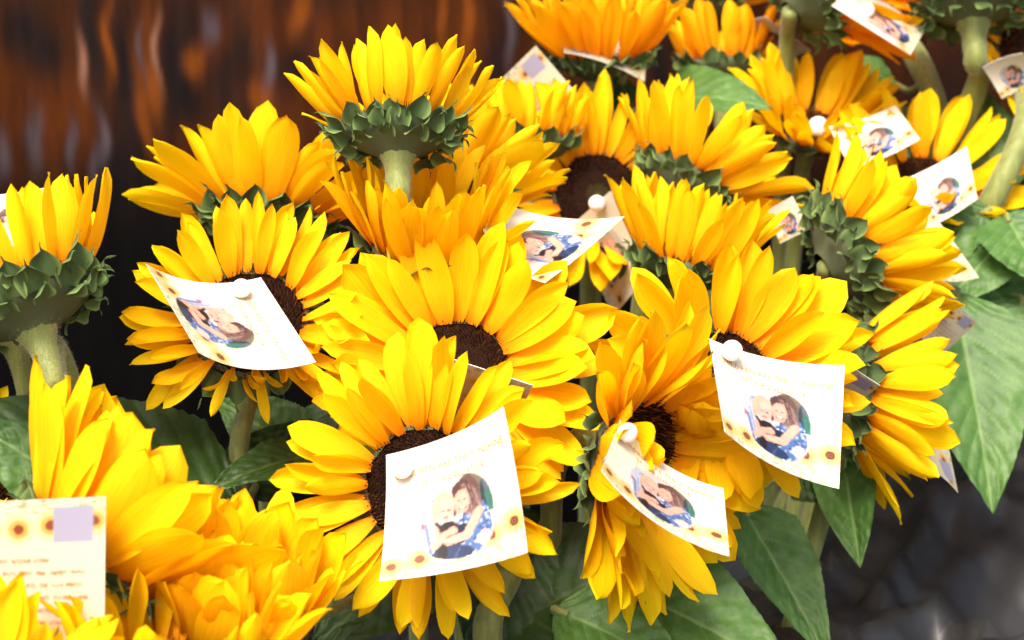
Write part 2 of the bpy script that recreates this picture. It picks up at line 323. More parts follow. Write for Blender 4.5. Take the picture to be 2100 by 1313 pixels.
def sunflower(key, c, D, n, label, Rd=.033, L=.056, elev=25, n_pet=36, kinds=('straight', 'in'), jit=8, rings=1, stem=None, foot=None, seed=0,
              wild=None, disc=True, hairs=False, srad=.0065, wid=1.0, orange=False, pw=1.0, neckout=(.95, .012), extra=()):
    r = random.Random(seed*101+len(FL)); P = at(c[0], c[1], D); Z = vec(*n)
    X = (CR - Z*CR.dot(Z)); X = X.normalized() if X.length > .35 else (CU - Z*CU.dot(Z)).normalized()*-1
    Y = Z.cross(X); Hm = Matrix((( X.x, Y.x, Z.x, P.x), (X.y, Y.y, Z.y, P.y), (X.z, Y.z, Z.z, P.z), (0, 0, 0, 1)))
    neck = P - Z*Rd*neckout[0]
    pts = [P - Z*Rd*.44, neck, neck - Z*neckout[1] - Vector((0, 0, .003))]
    if stem: pts += [at(*q) for q in stem]; last = pts[-1]
    else: last = pts[-1] + (-Z*.02 + Vector((0, 0, -.035))); pts.append(last)
    ft = at(*foot) if foot else Vector((last.x + r.uniform(-.02, .02), last.y + r.uniform(0, .03), 0)); ft.z = cloth_z(ft.x, ft.y) - .04
    pts += [(last+ft)*.5, ft]
    root = bpy.data.objects.new('sunflower', None); C.objects.link(root); root.location = ft; root.empty_display_size = .02
    tag(root, label, 'sunflower', 'cut sunflowers standing in a bank')
    path = catmull(pts, 6)
    rads = [srad*(1+.04*math.sin(i*1.1)) + max(0, Rd*.38-srad)*(1 if neckout[0] > .9 else 0)*math.exp(-((p-path[0]).length/(Rd*.24))**1.1) for i, p in enumerate(path)]
    V, Fc = tube([p-ft for p in path], rads, 14); link('stem', mesh('stem', V, Fc, M['stem']), root, Matrix.Translation(ft))
    if hairs:
        HV, HF = [], []
        for _ in range(hairs):
            i = r.randrange(len(path)-1); f = r.random(); p = path[i].lerp(path[i+1], f); t = (path[i+1]-path[i]).normalized()
            d = Vector((r.gauss(0, 1), r.gauss(0, 1), r.gauss(0, 1))); d = (d - t*d.dot(t)).normalized(); s = t.cross(d)*.00012
            q = p + d*(rads[i]*.97); e = q + (d + t*r.uniform(-.5, .3))*r.uniform(.0010, .0023); b = len(HV)
            HV += [q-s-ft, q+s-ft, e-ft]; HF.append((b, b+1, b+2))
        h = link('stem_hair', mesh('stem_hair', HV, HF, M['hair'], smooth=False), root, Matrix.Translation(ft)); h['kind'] = 'stuff'
    S = Matrix.Scale(Rd, 4)
    link('receptacle', REC, root, Hm @ S)
    if disc:
        d = link('disc', DISC, root, Hm @ S); f = link('floret', r.choice(FLOR), root, Hm @ S @ Matrix.Rotation(r.uniform(0, 6), 4, 'Z')); f['kind'] = 'stuff'
    for layer, (frac, de, rr_, sc) in enumerate(((.44, -5, 1.0, 1.0), (.42, 4, .96, .97), (.36, 13, .92, .86))):
        m = int(n_pet*frac); off = r.uniform(0, 1)
        for k in range(m):
            phi = (360*(k+off+r.uniform(-.28, .28))/m + layer*150/m) % 360
            p2 = phi if phi <= 180 else phi-360
            e = interp(elev, p2) + de + r.gauss(0, jit); Lp = L*sc*r.uniform(.86, 1.08)*interp(wid if isinstance(wid, (list, tuple)) else 1.0, p2); kd = r.choice(kinds)
            roll = r.gauss(0, 14)
            if wild and wild[0] <= p2 <= wild[1] and r.random() < wild[2]: kd = 'curl'; Lp *= r.uniform(.55, .8); e += r.uniform(-10, 30); roll = r.gauss(0, 40)
            Wm = Hm @ Matrix.Rotation(R(phi), 4, 'Z') @ Matrix.Translation((Rd*rr_, 0, Rd*(.02+.05*layer))) @ Matrix.Rotation(-R(e), 4, 'Y') @ Matrix.Rotation(R(roll), 4, 'X') @ Matrix.Rotation(R(r.gauss(0, 5)), 4, 'Z') @ Matrix.Diagonal((Lp, Lp*pw*r.uniform(.85, 1.18), Lp, 1))
            po = link('petal', r.choice(petals(kd)), root, Wm)
            if orange: po.material_slots[0].link = 'OBJECT'; po.material_slots[0].material = M['petalo']
    for (phi, e, Lp, kd, roll) in extra:
        Wm = Hm @ Matrix.Rotation(R(phi), 4, 'Z') @ Matrix.Translation((Rd*.95, 0, Rd*.12)) @ Matrix.Rotation(-R(e), 4, 'Y') @ Matrix.Rotation(R(roll), 4, 'X') @ Matrix.Scale(Lp, 4)
        link('petal', r.choice(petals(kd)), root, Wm)
    spec = [('up', 16, 1.0, -.10, -8, .024)]
    if rings >= 2: spec.append(('mid', 14, .90, -.24, -16, .024))
    if rings >= 3: spec += [('low', 11, .78, -.36, -40, .021)]
    for (kd, m, rr_, zz, de, bl) in spec:
        off = r.random()
        for k in range(m):
            phi = (360*(k+off+r.uniform(-.2, .2))/m) % 360; p2 = phi if phi <= 180 else phi-360
            e = interp(elev, p2)+de+r.gauss(0, 6); b = bl*r.uniform(.8, 1.2)*Rd/.033*.86
            Wm = Hm @ Matrix.Rotation(R(phi), 4, 'Z') @ Matrix.Translation((Rd*rr_, 0, Rd*zz)) @ Matrix.Rotation(-R(e), 4, 'Y') @ Matrix.Rotation(R(r.gauss(0, 8)), 4, 'X') @ Matrix.Scale(b, 4)
            link('bract', r.choice(BR[kd]), root, Wm)
    FL[key] = dict(root=root, ft=ft, path=path, H=Hm)
    return root
# ------------------------------------------------------------------ leaves
def leaf(owner, b, t, half, n, arch=.12, fold=.15, dark=False, side=0.0, wave=.03, petiole=True, label=None):
    """b, t: base and tip points; half: greatest half width in metres; n: facing direction"""
    f = FL[owner]; B, T = at(*b), at(*t); N = vec(*n); Lv = T-B; Ln = Lv.length; N = (N - Lv.normalized()*N.dot(Lv.normalized())).normalized()
    Sx = Lv.normalized().cross(N).normalized(); mid = (B+T)*.5 + N*arch*Ln + Sx*side*Ln
    NS, NT = 72, 37; V, A = [], []; sd_ = (b[0]*7+t[1]*3) % 97
    for i in range(NS):
        s = i/(NS-1); p = B*(1-s)**2 + mid*2*s*(1-s) + T*s*s; tg = ((mid-B)*(1-s) + (T-mid)*s).normalized(); sv = tg.cross(N).normalized(); nn = sv.cross(tg)
        w = half*(min(1, (s/.20))**.55)*(1-max(0, (s-.20)/.80)**1.7)**.95*(1+.12*math.sin(s*3)) + .0004
        saw = (s*24) % 1.0; w *= 1 + .055*(saw if saw < .75 else (1-saw)*3)*(1 if 0.05 < s < .97 else 0)
        for j in range(NT):
            q = -1+2*j/(NT-1); aq = abs(q)
            u = (s - .30*aq*(1-s*.3) + .03)*9.0; fr = abs(u-round(u)); on = max(0, 1-fr/.075)*(1-aq*.55) if aq > .03 and round(u) > 0 else 0
            mr = max(0, 1-aq*w/.0016) if w > .001 else 0
            vein = min(1, max(mr, on*.6)); puff = math.cos((u % 1-.5)*math.pi*1.0)*min(1, aq*4)
            h = fold*aq*w*1.2 + .0008*puff*(half/.03) - .0006*on + .0012*noise.noise(Vector((s*11, q*4, sd_+5))) + wave*half*noise.noise(Vector((s*5, q*1.6, sd_)))*2*aq + wave*half*1.2*math.sin(s*13+sd_+q*2)*aq**3
            V.append(p + sv*(q*w*(1-.1*abs(fold))) + nn*h - f['ft']); A.append(vein)
    me = mesh('leaf', V, grid_faces(NS, NT), M['leafdark' if dark else 'leaf']); fattr(me, 'vein', A)
    o = link('leaf', me, f['root'], Matrix.Translation(f['ft']))
    if label: o['label'] = label
    if petiole:
        q = min(f['path'], key=lambda p: (p-B).length + (p.z > B.z+.01)*.05)
        pts = catmull([q, (q+B)*.5+Vector((0, 0, -.008)), B, B + (mid-B).normalized()*.008], 5)
        V, Fc = tube([p-f['ft'] for p in pts], [.0028]*(len(pts)-5)+[.0024]*5, 8)
        link('petiole', mesh('petiole', V, Fc, M['stem']), f['root'], Matrix.Translation(f['ft']))
# ------------------------------------------------------------------ flowers
sunflower('A', (512, 664), 1.0, (.0, .45, .89), 'sunflower facing the viewer at left, dark disc half under a card pinned beside a pearl', Rd=.034, L=.050,
          elev=[(-150, 8), (-90, -18), (-30, 8), (0, 20), (90, 24), (180, 20)], n_pet=48, wid=[(-150, .9), (-90, .62), (-30, .85), (0, 1)], kinds=('straight', 'in'), wild=(-125, -20, .55), stem=[(492, 900, 1.03), (490, 1010, 1.03)], hairs=700, srad=.0058, seed=3)
sunflower('B', (872, 1000), .92, (-.15, .10, .98), 'large open sunflower at front centre with a tilted card covering half its brown disc', Rd=.0335, L=.051,
          elev=[(-150, 14), (-90, 4), (-30, 10), (90, 26), (150, 20)], n_pet=46, wid=[(0, 1), (60, 1.12), (100, 1.15), (140, 1.05), (180, 1.0)], kinds=('straight', 'in', 'out'), jit=7, stem=[(1040, 1150, 1.0), (1000, 1280, .99)], hairs=600, srad=.0085, seed=5)
sunflower('C', (940, 760), 1.0, (.08, .38, .92), 'open sunflower just behind the front centre bloom, a card edge cutting across its disc', Rd=.031, L=.066, pw=1.2,
          elev=[(-90, 5), (0, 22), (60, 26), (90, 28), (180, 20)], n_pet=44, seed=8)
sunflower('D', (868, 505), 1.035, (.1, .86, .45), 'cupped sunflower below the tall stemmed one, a curled card on its right side', Rd=.032, L=.058, elev=60, pw=1.15, n_pet=42, kinds=('in', 'straight'), seed=2)
sunflower('E', (816, 266), 1.0, (-.02, .96, -.24), 'tall sunflower seen from below with green bracts and pale stem against the dark sheet', Rd=.0315, L=.046,
          elev=[(-90, 62), (0, 44), (90, 56), (180, 36)], n_pet=42, rings=3, kinds=('straight', 'in'), jit=5, stem=[(820, 420, 1.04), (824, 560, 1.12)], hairs=1500, srad=.0070, seed=4)
sunflower('F', (545, 445), 1.12, (.06, .94, -.22), 'wide sunflower seen from the side behind the left facing bloom, undersides orange', Rd=.034, L=.061, pw=1.25,
          elev=[(-90, 54), (0, 28), (90, 50), (180, 30)], n_pet=42, rings=2, kinds=('straight', 'out'), seed=6)
sunflower('G', (50, 615), .90, (-.40, .88, -.22), 'upright cupped sunflower at the left edge on a fuzzy light green stem', Rd=.036, L=.058, elev=62, n_pet=42, rings=3, wid=[(-90, .70), (0, 1), (90, 1), (180, 1)],
          kinds=('in', 'straight'), stem=[(108, 710, .92), (152, 840, .94)], hairs=4200, srad=.0062, seed=9)
sunflower('G2', (-110, 590), 1.0, (-.4, .85, -.2), 'sunflower cut off by the left edge, only its leaning fuzzy stem showing', Rd=.033, L=.05, elev=55, n_pet=30, rings=2,
          stem=[(8, 690, 1.0), (62, 830, 1.02)], hairs=2600, srad=.0064, seed=10)
sunflower('H', (195, 1140), .84, (.64, .74, -.18), 'big sunflower in the lower left corner turned away, petals fanned over a text card', Rd=.036, L=.070, pw=1.5,
          elev=[(-180, 45), (-90, 58), (0, 50), (90, 50)], n_pet=46, rings=2, kinds=('straight', 'in', 'in'), jit=5, seed=11)
sunflower('I', (468, 1285), .86, (.25, .88, .36), 'cupped sunflower at the bottom between the corner bloom and the front centre one', Rd=.032, L=.058, elev=68, pw=1.5, n_pet=40, jit=5, kinds=('in', 'straight'), seed=12)
sunflower('I2', (370, 1400), .80, (.1, .9, .35), 'blurred sunflower rising from the bottom edge below the lower left blooms', Rd=.032, L=.056, elev=58, n_pet=38, kinds=('in', 'straight'), seed=13)
sunflower('J', (-55, 1475), .72, (.25, .95, .1), 'out of focus sunflower in the bottom left corner in front of the text card', Rd=.03, L=.055, elev=50, n_pet=36, seed=14)
sunflower('HH', (-70, 985), .98, (.5, .7, .4), 'sunflower mostly beyond the left edge below the fuzzy stems', Rd=.03, L=.045, elev=25, n_pet=30, seed=15)
sunflower('K', (1300, 935), .97, (.70, -.22, .68), 'sunflower turned right, card and pearl on its narrow disc, bracts showing left', Rd=.034, L=.066,
          pw=1.2, elev=[(-150, 44), (-90, 12), (-30, 14), (30, 20), (60, 24), (90, 10), (120, 18), (150, 56), (180, 62)], wid=[(-90, 1.05), (-40, 1.12), (0, .95), (40, .58), (75, .95), (110, 1.08), (180, 1)], n_pet=58, rings=2, kinds=('straight', 'in'), jit=9, seed=16, wild=(60, 120, .2))
sunflower('L', (1475, 788), 1.02, (.02, .34, .94), 'open sunflower right of centre holding the largest white card under a pearl pin', Rd=.034, L=.054, wid=[(-30, 1.0), (25, 1.25), (60, 1.15), (100, 1.08), (180, 1)], pw=1.15, extra=[(178, 78, .040, 'spoon', 10), (200, 62, .046, 'spoon', -20), (222, 84, .038, 'spoon', 30), (236, 50, .050, 'spoon', 0), (160, 60, .036, 'curl', 20), (248, 66, .044, 'spoon', 15)],
          elev=[(-150, 20), (-90, 6), (0, 22), (90, 26), (180, 30)], n_pet=44, seed=17, wild=(-180, -100, .75))
sunflower('M', (1738, 522), 1.17, (.87, .46, -.16), 'sunflower turned away to the right showing its green bracts and receptacle', Rd=.036, L=.056, elev=44, n_pet=50, pw=1.15, rings=3, neckout=(.5, .0), srad=.0055, stem=[(1688, 600, 1.20), (1680, 720, 1.22)], foot=(1600, 1000, 1.24), kinds=('straight', 'in'), jit=6, seed=18)
sunflower('N', (1748, 800), 1.11, (.95, -.06, -.12), 'sunflower facing right under the one showing its back, petals hanging at its lower end', Rd=.034, L=.058,
          elev=[(-180, 50), (0, 50), (-90, 38), (90, 45)], n_pet=44, rings=2, jit=9, stem=[(1715, 900, 1.14), (1690, 1040, 1.15)], foot=(1600, 1200, 1.12), seed=19)
sunflower('O', (1405, 372), 1.24, (.52, .83, -.2), 'sunflower seen from behind, pointed green bracts at its lower left, centre right', Rd=.032, L=.062, elev=44, n_pet=40, rings=2, kinds=('straight', 'in'), seed=20)
sunflower('P', (1405, 545), 1.14, (.22, .95, .05), 'cupped upright sunflower directly above the bloom with the largest card', Rd=.032, L=.056, elev=60, n_pet=42, rings=2, kinds=('straight', 'in'), seed=21)
sunflower('Q', (1225, 402), 1.28, (.05, .28, .95), 'open sunflower with a large brown disc in the middle distance, card hanging from its pearl', Rd=.034, L=.062, elev=22, n_pet=40, seed=22)
sunflower('R', (925, 392), 1.13, (.34, .90, -.25), 'sunflower just right of the tall pale stem, dark bracts under yellow petals', Rd=.033, L=.058, elev=50, n_pet=40, rings=2, seed=23)
sunflower('S', (1082, 292), 1.27, (.05, .96, -.1), 'small cupped sunflower in front of a diamond-turned white card', Rd=.030, L=.042, elev=62, n_pet=34, kinds=('in', 'straight'), seed=24)
sunflower('T', (1228, 118), 1.36, (0, .95, .26), 'wide bowl shaped sunflower at the top, a card standing in it', Rd=.034, L=.060, elev=52, n_pet=48, rings=2, kinds=('in', 'straight'), orange=True, seed=25)
sunflower('U', (1480, 140), 1.44, (0, .97, -.12), 'small upright orange sunflower behind the broad leaf', Rd=.030, L=.050, elev=64, n_pet=34, orange=True, seed=26)
sunflower('U2', (1435, 14), 1.52, (0, .95, -.25), 'sunflower cut by the top edge above the small orange one', Rd=.032, L=.060, elev=34, n_pet=36, rings=2, seed=27)
sunflower('V', (1665, 268), 1.38, (.10, .80, .58), 'sunflower with a pearl on its small dark disc above a half hidden card', Rd=.030, L=.058, elev=40, n_pet=40, seed=28)
sunflower('W', (1655, -5), 1.36, (.72, .66, -.2), 'orange sunflower at the top edge tipping right over a card', Rd=.033, L=.066, elev=24, n_pet=40, rings=2, neckout=(.6, 0), stem=[(1612, 130, 1.4)], orange=True, seed=29)
sunflower('X', (1993, 0), 1.32, (.0, .97, -.22), 'sunflower at the upper right seen from below, dark bracts over a straight stem', Rd=.037, L=.068, elev=18, n_pet=36, rings=3, stem=[(1995, 200, 1.35)], hairs=500, srad=.009, orange=True, foot=(1600, 800, 1.40), seed=30)
sunflower('Y', (2110, 110), 1.36, (.25, .35, .9), 'sunflower half cut off by the right edge near the top with a card', Rd=.030, L=.052, elev=25, n_pet=34, stem=[(2110, 220, 1.3), (2040, 400, 1.28), (1930, 560, 1.32), (1800, 700, 1.32)], foot=(1600, 850, 1.3), srad=.009, hairs=400, seed=31)
sunflower('Z', (1900, 385), 1.32, (.05, .60, .80), 'sunflower behind the turned away one, rising over a card at the right', Rd=.030, L=.062, elev=26, n_pet=34, foot=(1560, 850, 1.4), seed=32)
sunflower('V2', (1840, -60), 1.5, (.2, .9, .1), 'sunflower above the frame whose knotty green stem stands at the upper right', Rd=.030, L=.045, elev=30, n_pet=24, stem=[(1880, 120, 1.45), (1925, 250, 1.42), (1900, 400, 1.42)], foot=(1560, 800, 1.42), srad=.010, hairs=400, seed=33)
# ------------------------------------------------------------------ leaves on the stems
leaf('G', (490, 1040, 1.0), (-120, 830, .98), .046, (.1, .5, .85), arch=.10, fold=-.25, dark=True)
leaf('HH', (170, 1010, .96), (-60, 865, .96), .022, (.1, .3, .9), arch=.05)
leaf('A', (620, 930, 1.08), (445, 820, 1.10), .022, (.1, .3, .95), arch=.05)
leaf('A', (650, 930, 1.02), (425, 1010, .98), .016, (0, .75, .6), arch=.10, dark=True)
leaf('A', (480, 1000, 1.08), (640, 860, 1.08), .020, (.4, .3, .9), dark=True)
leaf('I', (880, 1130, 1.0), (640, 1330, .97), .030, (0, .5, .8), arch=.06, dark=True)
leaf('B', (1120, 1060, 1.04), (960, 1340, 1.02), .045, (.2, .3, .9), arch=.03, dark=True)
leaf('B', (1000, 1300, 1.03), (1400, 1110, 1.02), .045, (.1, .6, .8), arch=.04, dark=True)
leaf('K', (1210, 1180, 1.04), (1640, 1400, 1.0), .040, (0, .7, .7), arch=.10)
leaf('K', (1140, 1250, 1.0), (1420, 1400, .98), .028, (0, .7, .7), arch=.10)
leaf('L', (1520, 1040, 1.10), (1700, 1360, 1.06), .024, (.3, .3, .9), arch=.05, fold=.3)
leaf('N', (1730, 940, 1.15), (1765, 1165, 1.10), .020, (-.3, .2, .9), arch=.04, fold=.5)
leaf('N', (1955, 600, 1.22), (2035, 1055, 1.16), .040, (.05, .25, .95), arch=.06, fold=.18)
leaf('Y', (2090, 610, 1.26), (2110, 800, 1.24), .040, (-.1, .3, .95), arch=.04)
leaf('Y', (2080, 470, 1.27), (1925, 640, 1.24), .026, (0, .6, .8), arch=.08)
leaf('Y', (2030, 430, 1.27), (1890, 520, 1.28), .020, (0, .5, .85), arch=.08)
leaf('Y', (2060, 440, 1.26), (2150, 600, 1.22), .028, (0, .3, .95), arch=.05)
leaf('Y', (2045, 400, 1.34), (2000, 170, 1.38), .030, (0, .2, .97), arch=.04)
leaf('Y', (1990, 560, 1.28), (2170, 720, 1.24), .036, (.1, .5, .85), arch=.06)
leaf('Y', (1985, 640, 1.26), (2140, 860, 1.22), .034, (0, .3, .95), arch=.06)
leaf('N', (1850, 560, 1.27), (2010, 500, 1.26), .022, (0, .6, .8), arch=.08)
leaf('V2', (1840, 175, 1.46), (1690, 130, 1.44), .020, (0, .7, .7), arch=.08)
leaf('V2', (1940, 270, 1.45), (1815, 225, 1.44), .014, (0, .7, .7), arch=.08)
leaf('T', (1325, 215, 1.38), (1585, 225, 1.30), .030, (0, .55, .8), arch=.16, dark=False)
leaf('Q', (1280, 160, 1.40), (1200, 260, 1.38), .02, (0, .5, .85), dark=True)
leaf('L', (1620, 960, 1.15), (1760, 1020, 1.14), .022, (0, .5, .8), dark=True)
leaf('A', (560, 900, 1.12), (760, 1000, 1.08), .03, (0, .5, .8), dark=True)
# ------------------------------------------------------------------ printed cards
def lin(r, g, b): return tuple(((c/255)/12.92 if c <= 10 else ((c/255+.055)/1.055)**2.4) for c in (r, g, b))
def paint_front(N=180):
    rs = np.random.RandomState(3); g = (np.arange(N)+.5)/N; U, Vv = np.meshgrid(g, g); I = np.ones((N, N, 3))*np.array(lin(250, 244, 226))
    def soft(cx, cy, rx, ry, col, k=2.0, a=1.0):
        d = ((U-cx)/rx)**2+((Vv-cy)/ry)**2; m = (np.clip(1.0-d, 0, 1)**k*a)[..., None]; I[:] = I*(1-m)+np.array(lin(*col))*m
    def ell(cx, cy, rx, ry, col, rot=0, mask=None):
        c, s = math.cos(rot), math.sin(rot); x = (U-cx)*c+(Vv-cy)*s; y = -(U-cx)*s+(Vv-cy)*c
        m = (x/rx)**2+(y/ry)**2 < 1
        if mask is not None: m &= mask
        I[m] = lin(*col)
    def seg(x0, y0, x1, y1, r, col, mask=None):
        L2 = (x1-x0)**2+(y1-y0)**2; t = np.clip(((U-x0)*(x1-x0)+(Vv-y0)*(y1-y0))/L2, 0, 1); m = (U-x0-t*(x1-x0))**2+(Vv-y0-t*(y1-y0))**2 < r*r
        if mask is not None: m &= mask
        I[m] = lin(*col)
    for k in range(7): a = -.5+k*.28; seg_m = np.abs((U-.5)*math.sin(a)-(Vv-.45)*math.cos(a)) < .02; I[seg_m] = I[seg_m]*.6+np.array(lin(250, 236, 190))*.4
    # green band of leaves at the foot
    for _ in range(170):
        x, y = rs.rand(), .86+.14*rs.rand()**.7; ell(x, y, rs.uniform(.008, .03), rs.uniform(.006, .016), [(196, 208, 176), (170, 190, 150), (226, 228, 205), (208, 214, 170)][rs.randint(4)], rs.rand()*3)
    for (cx, cy, r) in ((.06, .90, .05), (.235, .865, .055), (.735, .80, .06), (.925, .755, .06)):
        soft(cx, cy, r*2.6, r*2.2, (250, 205, 110), 1.2, .85)
        for q in range(14):
            a = q*.449; seg(cx, cy, cx+math.cos(a)*r*1.35, cy+math.sin(a)*r*1.3, .006, (240, 190, 100))
        ell(cx, cy, r*.62, r*.58, (112, 58, 40)); ell(cx, cy, r*.34, r*.3, (160, 100, 80)); ell(cx, cy, r*.16, r*.15, (84, 42, 32))
    # round photograph
    ov = (np.abs((U-.50)/.28)**2.5+np.abs((Vv-.605)/.305)**2.5) < 1
    I[ov] = lin(206, 202, 200)
    ell(.64, .40, .10, .14, (120, 112, 100), 0, ov); ell(.60, .34, .015, .10, (90, 84, 74), 0, ov)
    ell(.74, .50, .075, .16, (96, 110, 130), .2, ov); ell(.735, .56, .06, .09, (60, 120, 112), 0, ov); ell(.70, .56, .02, .16, (60, 66, 62), 0, ov); ell(.74, .66, .06, .04, (225, 226, 222), 0, ov)
    ell(.28, .66, .09, .24, (196, 202, 224), 0, ov); seg(.27, .62, .31, .85, .012, (112, 130, 178), ov); seg(.24, .66, .28, .86, .010, (230, 232, 240), ov); seg(.29, .55, .34, .84, .008, (150, 166, 204), ov); ell(.25, .62, .012, .026, (206, 100, 104), 0, ov)
    ell(.33, .44, .035, .012, (140, 160, 190), -.5, ov)
    # lower bodies
    ell(.46, .84, .13, .14, (38, 48, 84), 0, ov); ell(.40, .80, .06, .12, (32, 30, 36), 0, ov)
    dress = (((U-.62)/.13)**2+((Vv-.70)/.20)**2 < 1) & ov; I[dress] = lin(84, 118, 178)
    for _ in range(150):
        x, y = .62+.13*(rs.rand()*2-1), .70+.2*(rs.rand()*2-1); ell(x, y, rs.uniform(.006, .014), rs.uniform(.006, .012), [(226, 232, 244), (52, 72, 130), (170, 190, 226)][rs.randint(3)], rs.rand()*3, dress)
    ell(.50, .74, .10, .07, (34, 40, 62), -.5, ov)
    # tall girl: hair, face
    ell(.575, .46, .105, .135, (104, 76, 70), .1, ov); ell(.64, .56, .045, .13, (122, 94, 90), 0, ov); ell(.53, .40, .07, .05, (84, 58, 54), -.4, ov); ell(.475, .52, .018, .08, (92, 64, 60), 0, ov)
    for q in range(34):
        t = rs.rand(); x0 = .56+.10*t; seg(x0-.03, .36+.05*t, x0+.02+rs.uniform(-.02, .02), .55+.1*rs.rand(), .0025, [(150, 122, 116), (80, 54, 50), (128, 98, 92), (176, 150, 146)][rs.randint(4)], ov)
    ell(.535, .50, .062, .092, (222, 160, 142), .12, ov); ell(.535, .50, .05, .075, (232, 176, 158), .12, ov)
    # small child: hair, face, black top, arms
    ell(.398, .495, .082, .10, (206, 178, 152), .2, ov); seg(.33, .50, .335, .62, .018, (206, 178, 152), ov); ell(.415, .535, .062, .084, (232, 180, 166), .15, ov); ell(.365, .52, .016, .04, (214, 170, 156), 0, ov)
    ell(.43, .68, .07, .06, (36, 30, 34), .2, ov); seg(.345, .62, .40, .70, .012, (36, 30, 34), ov)
    seg(.37, .735, .46, .70, .032, (226, 166, 146), ov); seg(.36, .74, .34, .66, .016, (226, 166, 146), ov)
    seg(.66, .60, .56, .745, .034, (232, 178, 158), ov); seg(.56, .75, .33, .785, .030, (232, 178, 158), ov)
    seg(.375, .775, .47, .795, .004, (150, 96, 84), ov); seg(.41, .742, .50, .715, .004, (90, 52, 48), ov)
    ell(.69, .80, .05, .06, (238, 200, 196), 0, ov)
    ell(.45, .875, .15, .065, (40, 56, 96), 0, ov); ell(.385, .84, .035, .06, (30, 28, 34), 0, ov); seg(.50, .84, .44, .95, .006, (70, 92, 140), ov)
    for (x, y) in ((.512, .487), (.560, .490), (.392, .535), (.435, .538)): ell(x, y, .011, .0065, (70, 46, 42), 0, ov)
    seg(.512, .545, .558, .548, .009, (190, 84, 84), ov); seg(.518, .543, .552, .545, .004, (250, 244, 240), ov)
    seg(.398, .585, .428, .588, .007, (196, 110, 108), ov); seg(.535, .495, .532, .52, .004, (222, 160, 146), ov)
    n = rs.rand(N, N, 1)
    for _ in range(2): n = (n+np.roll(n, 1, 0)+np.roll(n, 1, 1)+np.roll(n, -1, 0))/4
    n = (n-.5)*2.2; big = rs.rand(12, 12).repeat(N//12, 0).repeat(N//12, 1)[:N, :N, None]
    I[ov] = np.clip(I*(1+.30*n+.16*(big-.5)), 0, 1)[ov]
    return I
def paint_back(N=140):
    rs = np.random.RandomState(5); g = (np.arange(N)+.5)/N; U, Vv = np.meshgrid(g, g); I = np.ones((N, N, 3))*np.array(lin(240, 228, 196))
    def ell(cx, cy, rx, ry, col, a=1.0, k=None):
        d = ((U-cx)/rx)**2+((Vv-cy)/ry)**2; m = ((d < 1)*a if k is None else np.clip(1-d, 0, 1)**k*a)[..., None]; I[:] = I*(1-m)+np.array(lin(*col))*m
    for _ in range(120): ell(rs.rand(), .9+.1*rs.rand(), rs.uniform(.01, .03), rs.uniform(.005, .014), [(196, 200, 160), (170, 180, 130), (228, 224, 196)][rs.randint(3)])
    for (cx, cy) in ((.38, .82), (.62, .80), (.86, .80), (.08, .84)):
        ell(cx, cy, .14, .12, (246, 206, 110), .9, 1.0)
        for q in range(12): a = q*.524; ell(cx+.06*math.cos(a), cy+.05*math.sin(a), .018, .016, (236, 184, 84))
        ell(cx, cy, .042, .038, (150, 66, 34))
    m = (np.abs(U-.22) < .145) & (np.abs(Vv-.82) < .12); I[m] = lin(176, 172, 196)      # plain pale square
    # rows of small orange print, too small to read
    for row, (x0, x1) in enumerate(((.30, .78), (.20, .86), (.12, .92), (.16, .92), (.14, .90), (.40, .86))):
        y = .16+row*.085; x = x0
        while x < x1:
            wl = rs.uniform(.05, .15)
            xx = x
            while xx < min(x+wl, x1):
                ell(xx, y+rs.uniform(-.005, .005), .006, rs.uniform(.009, .018), (214, 120, 56), .95); xx += .015
            x += wl+.03
    return I
FRONT, BACK = paint_front()*np.array((.60, .59, .57)), paint_back()*.48
def blur(I, k):
    for _ in range(k): I = (I+np.roll(I, 1, 0)+np.roll(I, -1, 0)+np.roll(I, 1, 1)+np.roll(I, -1, 1))/5
    return I
FRONTB = FRONT.copy(); b_ = blur(FRONT, 1); FRONTB[2:-2, 2:-2] = b_[2:-2, 2:-2]; BACKB = blur(BACK, 1)
TXT = None
def text_mesh():
    global TXT
    if TXT is None:
        TXT = []
        for (s, x0, x1, y, h) in (('CHILDREN ARE THE SUNSHINE', .055, .935, .215, .050), ('OF OUR LIVES AT ISR', .235, .745, .315, .050)):
            cu = bpy.data.curves.new('t', 'FONT'); cu.body = s; cu.size = 1; cu.resolution_u = 1; o = bpy.data.objects.new('t', cu); C.objects.link(o)
            bpy.context.view_layer.update(); me = bpy.data.meshes.new_from_object(o.evaluated_get(bpy.context.evaluated_depsgraph_get()))
            P = np.array([v.co[:2] for v in me.vertices]); mn, mx = P.min(0), P.max(0)
            P = (P-mn)/(mx-mn); P = np.stack([x0+P[:, 0]*(x1-x0), y-P[:, 1]*h], 1); TXT.append((P, [tuple(p.vertices) for p in me.polygons]))
            bpy.data.objects.remove(o); bpy.data.curves.remove(cu); bpy.data.meshes.remove(me)
    return TXT
CARDN = 0
